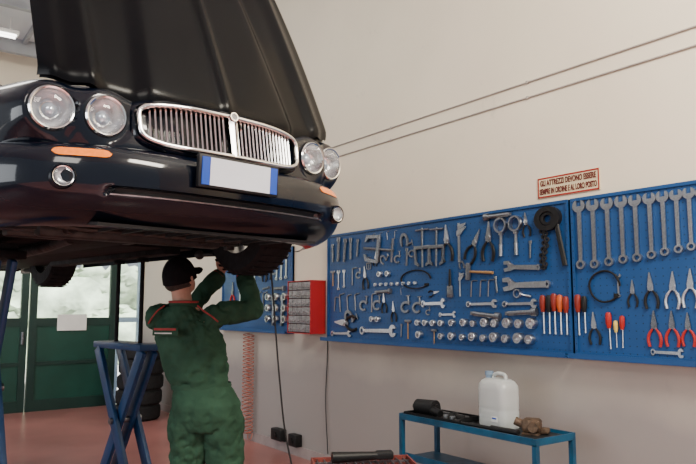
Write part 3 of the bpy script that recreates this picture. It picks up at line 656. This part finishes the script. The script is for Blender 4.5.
def hand(w,c,side,bar):
    w=V(w);c=V(c)
    b.cap(w,c+V((0,0,-.03)),.026,.026,12)
    b.loft([[c+V((dx*k,dy*k2,dz)) for dx,dy in ((-.042,-.004),(-.03,-.014),(.03,-.014),(.042,-.004),(.042,.006),(.03,.013),(-.03,.013),(-.042,.006))] for dz,k,k2 in ((-.045,.7,1.),(-.01,.95,1.1),(.03,1.,1.),(.045,.95,.8))])
    for i,(dx,l) in enumerate(((-.032,.85),(-.011,1),(.011,.95),(.032,.78))):
        p0=c+V((dx,0,.035));p1=V((c.x+dx*1.05,bar-.026,c.z+.035+.035*l));p2=V((c.x+dx*1.05,bar+.004,c.z+.035+.05*l));p3=V((c.x+dx*1.02,bar+.024,c.z+.035+.022*l))
        b.cap(p0,p1,.0105,.0095,10);b.cap(p1,p2,.0095,.009,10);b.cap(p2,p3,.009,.0078,10)
    t0=c+V((side*.036,.005,-.02));t1=c+V((side*.062,.022,.012));t2=V((c.x+side*.05,bar+.012,c.z+.036))
    b.cap(t0,t1,.013,.011,10);b.cap(t1,t2,.011,.009,10)
hand(wr[1],(.170,.272,1.762),-1,.296);hand(wr[0],(.038,.315,1.765),1,.342)
for an in ((-.11,0,.09),(.17,.01,.09)): b.cap((an[0],an[1]-.03,.05),(an[0],an[1]+.14,.045),.04,.035)
me=remesh(b,.0055,3);me.materials.append(skinm)
man=D.objects.new('person',me);COL.objects.link(man);man.matrix_basis=PM
man['label']='mechanic in green coveralls and black cap reaching up under the car';man['category']='person'
b=B()
b.loft([ell(*r) for r in ((.03,0,.84,.15,.12),(.03,-.01,.90,.180,.138),(.025,-.01,.97,.182,.140),(.01,0,1.03,.166,.124),(-.005,0,1.07,.150,.110),(-.02,.0,1.11,.168,.124),(-.045,.01,1.22,.181,.130),(-.075,.01,1.33,.184,.125),(-.10,.0,1.41,.170,.110),(-.11,0,1.465,.120,.086),(-.115,.0,1.505,.073,.073))])
for hp,kn,an in (((-.06,0,.88),(-.09,.03,.5),(-.11,0,.13)),((.115,0,.88),(.14,.04,.5),(.17,.01,.13))):
    b.cap(hp,kn,.113,.085);b.cap(kn,an,.085,.08)
for s_,e_,w_ in zip(sh,el,wr):
    s_,e_,w_=V(s_),V(e_),V(w_);b.cap(s_,e_,.070,.057);b.cap(e_,e_.lerp(w_,.88),.057,.043)
me=remesh(b,.007,2,.026);me.materials.append(greencloth)
cv=D.objects.new('coveralls',me);COL.objects.link(cv);cv.parent=man
for s_,e_,w_ in zip(sh,el,wr):
    e_,w_=V(e_),V(w_);p=e_.lerp(w_,.88);q=e_.lerp(w_,.97);k=B();k.cyl(p,q,.049,.044,20);k.done('cuff',redcloth,parent=cv)
k=B();k.lathe([(.068,-.01),(.076,.0),(.080,.03),(.070,.034),(.062,.0)],T(-.115,.0,1.50),24);k.done('collar',greencloth,parent=cv)
k=B();k.lathe([(.076,.0),(.082,.003),(.084,.012),(.076,.015),(.072,.007)],T(-.115,.0,1.520),24);k.done('collar_trim',redcloth,parent=cv)
for P_ in ([(-.02,-.078,1.508),(.02,-.096,1.478),(.06,-.096,1.452),(.095,-.08,1.42)],[(-.20,-.078,1.508),(-.235,-.092,1.478),(-.265,-.088,1.44),(-.288,-.07,1.41)]):
    k=B();k.tube(bez(P_,6),.0045,6);k.done('shoulder_piping',redcloth,parent=cv)
k=B();k.loft([ell(-.005,0,1.052,.162,.122,32),ell(-.005,0,1.07,.166,.126,32),ell(-.005,0,1.088,.162,.122,32)],True,False);k.done('waistband',greencloth,parent=cv)
MPc=T(-.175,-.140,1.37)@RZ(math.radians(-14))@RX(pi/2-.05)
k=B();k.box((0,0,0),(.15,.045,.008),bev=.003);pt=k.done('back_patch',greencloth,parent=cv,M=MPc)
k=B();k.box((0,.011,.005),(.13,.012,.003));k.done('patch_stripe',redcloth,parent=pt,smooth=False)
k=B();k.box((-.01,-.010,.005),(.10,.007,.003));k.done('patch_stripe',whitecloth,parent=pt,smooth=False)
k=B();R_=[]
for j in range(9):
    f=j/8*pi/2;R_.append([hp_(.086*math.cos(f)*math.cos(a)+0.00001,-.006+.106*math.cos(f)*math.sin(a),-.005+.118*math.sin(f)) for a in [2*pi*i/32 for i in range(32)]])
k.loft(R_,True,False);k.loft([[hp_(.086*math.cos(a)*q,-.006+.106*math.sin(a)*q,z) for a in [2*pi*i/32 for i in range(32)]] for z,q in ((-.005,1.),(-.03,1.01),(-.03,.97),(-.005,.96))],True,False)
cp=k.done('cap',capm,parent=man,merge=True);k=B()
k.loft([[hp_(.078*math.cos(a)*s,.075+.095*math.sin(a)*s,-.01+.012*math.sin(a)+dz) for a in [pi*i/14 for i in range(15)]] for s,dz in ((.97,-.004),(1,0),(.97,.004))],True,True);k.done('cap_brim',capm,parent=cp)
k=B();k.sph(hp_(0,-.022,-.032),(.078,.082,.055),R3);k.done('hair',hairm,parent=man)
for s in (-1,1):
    k=B();k.sph(hp_(s*.033,.083,-.02),.012,u=12,v=8);ey=k.done('eye',whiteeye,parent=man)
    k=B();k.sph(hp_(s*.033,.092,-.018),.0055,u=10,v=6);k.done('iris',hairm,parent=ey)
for an in ((-.11,0),(.17,.01)):
    k=B();k.loft([[(an[0]+w*math.cos(a),an[1]+.05+l*math.sin(a),z) for a in [2*pi*i/20 for i in range(20)]] for z,w,l in ((0,.05,.15),(.02,.052,.152),(.06,.05,.14),(.09,.045,.10),(.12,.045,.06))]);k.done('shoe',shoe,parent=man)
k=B();q=CM.inverted()@PM
k.cyl(q@V((-.12,.398,1.822)),q@V((.42,.208,1.822)),.013);k.sph(q@V((.42,.208,1.822)),.03);k.sph(q@V((-.12,.398,1.822)),.03);k.done('tie_rod',castm,parent=car)
# ---------------- blue table ----------------
tb=empty('work_table',T(3.305,3.12,0),'small blue metal work table with a worn dark top','table')
L2,W2,HT=.59,.18,.75
for sx_ in (-1,1):
    for s_ in (-1,1):
        b=B();b.box((sx_*(W2-.015),s_*(L2-.015),HT/2-.01),(.03,.03,HT-.02));b.done('leg',cartblue,parent=tb,smooth=False)
b=B()
for s_ in (-1,1): b.box((s_*(W2-.004),0,HT-.005),(.008,2*L2,.04));b.box((0,s_*(L2-.004),HT-.005),(2*W2-.017,.008,.04))
b.done('table_rim',cartblue,parent=tb,smooth=False)
b=B();b.box((0,0,HT-.012),(2*W2-.018,2*L2-.018,.012));b.done('table_top',shelfm,parent=tb,smooth=False)
b=B();b.box((0,0,.46),(2*W2-.062,2*L2-.002,.015));b.box((-W2+.03,0,.48),(.006,2*L2-.07,.04));b.done('lower_shelf',cartblue,parent=tb,smooth=False)
TZ=HT-.006
jc=empty('jerrycan',T(3.375,3.02,TZ)@RZ(math.radians(-8))@SC(1,1.0,.94),'white translucent plastic jerrycan with a handle standing on the table','jerrycan')
b=B();prof=[(0,.95),(.01,1),(.11,1.),(.12,.985),(.13,1),(.25,1),(.28,.97),(.305,.82),(.318,.64)]
R_=[]
for z,k_ in prof:
    r=[]
    for i in range(32):
        a=2*pi*i/32;c,s=math.cos(a),math.sin(a);r.append((.08*k_*math.copysign(abs(c)**.5,c),.132*k_*math.copysign(abs(s)**.4,s),z))
    R_.append(r)
b.loft(R_);b.done('container',jerrym,parent=jc,ang=50)
b=B();b.tube(bez([(0,-.075,.30),(0,-.07,.345),(0,-.01,.355),(0,.035,.34),(0,.04,.305)],5),.012,10);b.done('handle',jerrym,parent=jc)
b=B();b.cyl((0,.085,.285),(0,.085,.335),.024,seg=20);b.cyl((0,.085,.335),(0,.085,.362),.028,seg=20);b.done('screw_cap',mat('blue_grey_cap',(.18,.26,.36),.4),parent=jc)
b=B();b.box((-.0805,-.05,.06),(.002,.06,.035));b.mi=1;b.box((-.082,-.05,.066),(.001,.04,.010));b.done('label_sticker',[paper,euroblue],parent=jc,smooth=False)
b=B();b.box((0,0,.004),(.27,.46,.006))
for s_ in (-1,1): b.box((s_*.133,0,.018),(.004,.46,.03));b.box((0,s_*.228,.018),(.262,.004,.03))
b.done('parts_tray',blackm,label='dark flat metal parts tray on the table top',cat='tray',smooth=False,M=T(3.29,3.46,TZ+.001)@RZ(.03))
M=T(3.26,3.55,TZ+.010)
b=B();b.cyl((0,.10,.055),(0,-.06,.055),.05,.055,24);b.cyl((0,.10,.055),(0,.13,.055),.03,.02,18);b.tube([(0,.0,.055),(-.03,-.05,.05),(-.04,-.13,.03)],.026,10);b.cyl((0,-.06,.055),(0,-.08,.055),.03,seg=16)
b.done('impact_wrench',blackm,label='black air impact wrench lying in the parts tray',cat='impact wrench',M=M@RZ(.15))
b=B();b.box((0,0,.012),(.035,.30,.02),bev=.006);b.box((0,.165,.018),(.055,.055,.034),bev=.01);b.done('ratchet_handle',dsteel,label='dark steel ratchet lying in the parts tray',cat='ratchet',M=T(3.37,3.43,TZ+.009)@RZ(-.05))
for dx,dy in ((3.22,3.28),(3.23,3.35)):
    b=B();b.lathe([(.001,0),(.02,0),(.02,.035),(.013,.035),(.012,.012),(.001,.012)],None,16);b.done('loose_socket',steel,label='loose chrome socket standing in the parts tray',cat='socket',group='loose sockets in the tray',M=T(dx,dy,TZ+.0085))
b=B();b.tube(bez([(0,.07,.020),(.02,.03,.03),(-.01,-.02,.022),(.015,-.06,.020)],6),.017,8)
b.done('rubber_hose',rubber,label='short crumpled black rubber hose in the parts tray',cat='hose',M=T(3.30,3.32,TZ+.008))
b=B();b.cyl((0,-.34,.02),(0,-.14,.02),.018,seg=12);b.cyl((0,-.14,.02),(0,.10,.02),.011,seg=10);b.cyl((0,.10,.022),(0,.16,.022),.021,seg=14)
b.done('torque_wrench',blackm,label='long black torque wrench lying along the table edge',cat='torque wrench',M=T(3.185,3.06,TZ+.001)@RZ(.06))
b=B();b.box((0,0,.05),(.10,.11,.08),bev=.02);b.cyl((-.05,-.02,.05),(-.085,-.02,.05),.035,.03);b.cyl((0,.05,.05),(0,.10,.07),.025);b.box((.02,-.07,.02),(.05,.06,.035),bev=.01);b.box((0,0,.006),(.12,.10,.012))
b.done('brake_caliper',brownm,label='rusty brown brake caliper resting on the table end',cat='brake caliper',M=T(3.34,2.73,TZ+.001)@RZ(.5))
tr=empty('tool_trolley',T(2.09,2.74,0)@RZ(math.radians(-28)),'low tool trolley with a reddish metal tray and grid insert','trolley')
trm=mat('trolley_red',(.22,.05,.04),.5,.2,.3,12)
TH=.695
b=B()
for sx_ in (-1,1):
    for s_ in (-1,1): b.box((sx_*.23,s_*.16,(TH+.07)/2-.005),(.025,.025,TH-.07))
b.done('trolley_frame',trm,parent=tr,smooth=False)
b=B();b.box((0,0,TH),(.50,.36,.01))
for s_ in (-1,1): b.box((0,s_*.18,TH+.015),(.51,.008,.04));b.box((s_*.25,0,TH+.015),(.008,.352,.04))
b.done('tray',trm,parent=tr,smooth=False)
b=B()
for i in range(13): b.box((-.225+.0375*i,0,TH+.02),(.006,.345,.012))
for i in range(3): b.box((0,-.11+.11*i,TH+.02),(.485,.006,.012))
b.done('grid_insert',dsteel,parent=tr,smooth=False)
for sx_ in (-1,1):
    for s_ in (-1,1):
        b=B();b.cyl((sx_*.23-.012,s_*.16,.035),(sx_*.23+.012,s_*.16,.035),.035,seg=16);b.box((sx_*.23,s_*.16,.06),(.034,.02,.04));b.done('caster',rubber,parent=tr)
b=B();b.cyl((-.14,0,.03),(.10,.02,.03),.028,.02,16);b.box((.13,.03,.03),(.09,.06,.04),bev=.01);b.done('grease_gun',blackm,label='black hand tool lying on the trolley grid',cat='tool',M=T(2.10,2.80,TH+.028)@RZ(-.5))
# ---------------- lights, world, camera ----------------
def area(name,loc,tgt,sx_,sy_,power,color):
    l=D.lights.new(name,'AREA');l.shape='RECTANGLE';l.size=sx_;l.size_y=sy_;l.energy=power;l.color=color
    o=D.objects.new(name,l);COL.objects.link(o);o.matrix_basis=T(loc)@(V(tgt)-V(loc)).to_track_quat('-Z','Y').to_matrix().to_4x4();return o
area('ceiling_lamp_light',(2.0,-.4,4.3),(3.735,3.0,2.7),1.4,.8,280,(1,.92,.77))
area('ceiling_lamp_light',(-1.6,-1.2,4.2),(1.6,2.8,1.6),1.6,1.2,90,(1,.94,.85))
area('ceiling_lamp_light',(-.5,6.5,5.0),(1.0,7.5,0),3,1,110,(1,.96,.9))
area('side_fill_light',(-4.5,3.0,2.2),(3.5,3.4,1.6),4,2.0,165,(.92,.96,1))  # unseen area fill added from the left, standing in for daylight
area('side_fill_light',(.0,8.5,2.2),(3.0,8.5,1.5),1.5,1.5,40,(.88,.94,1))  # smaller unseen side fill, farther back in the room
s=D.lights.new('sun','SUN');s.energy=17;s.angle=.05;s.color=(1,.97,.92);o=D.objects.new('sun',s);COL.objects.link(o);o.rotation_euler=(math.radians(42),0,math.radians(15))
w=D.worlds.new('world');C.scene.world=w;w.use_nodes=True;bg=w.node_tree.nodes['Background'];bg.inputs[0].default_value=(.88,.93,1,1);bg.inputs[1].default_value=.55
cam=D.cameras.new('camera');cam.sensor_width=36;cam.lens=36*677/696;cam.clip_start=.05
co=D.objects.new('camera',cam);COL.objects.link(co);co.location=(0,0,1.5);co.rotation_euler=(math.radians(90)+math.atan(75/677),0,math.radians(-35.9));C.scene.camera=co
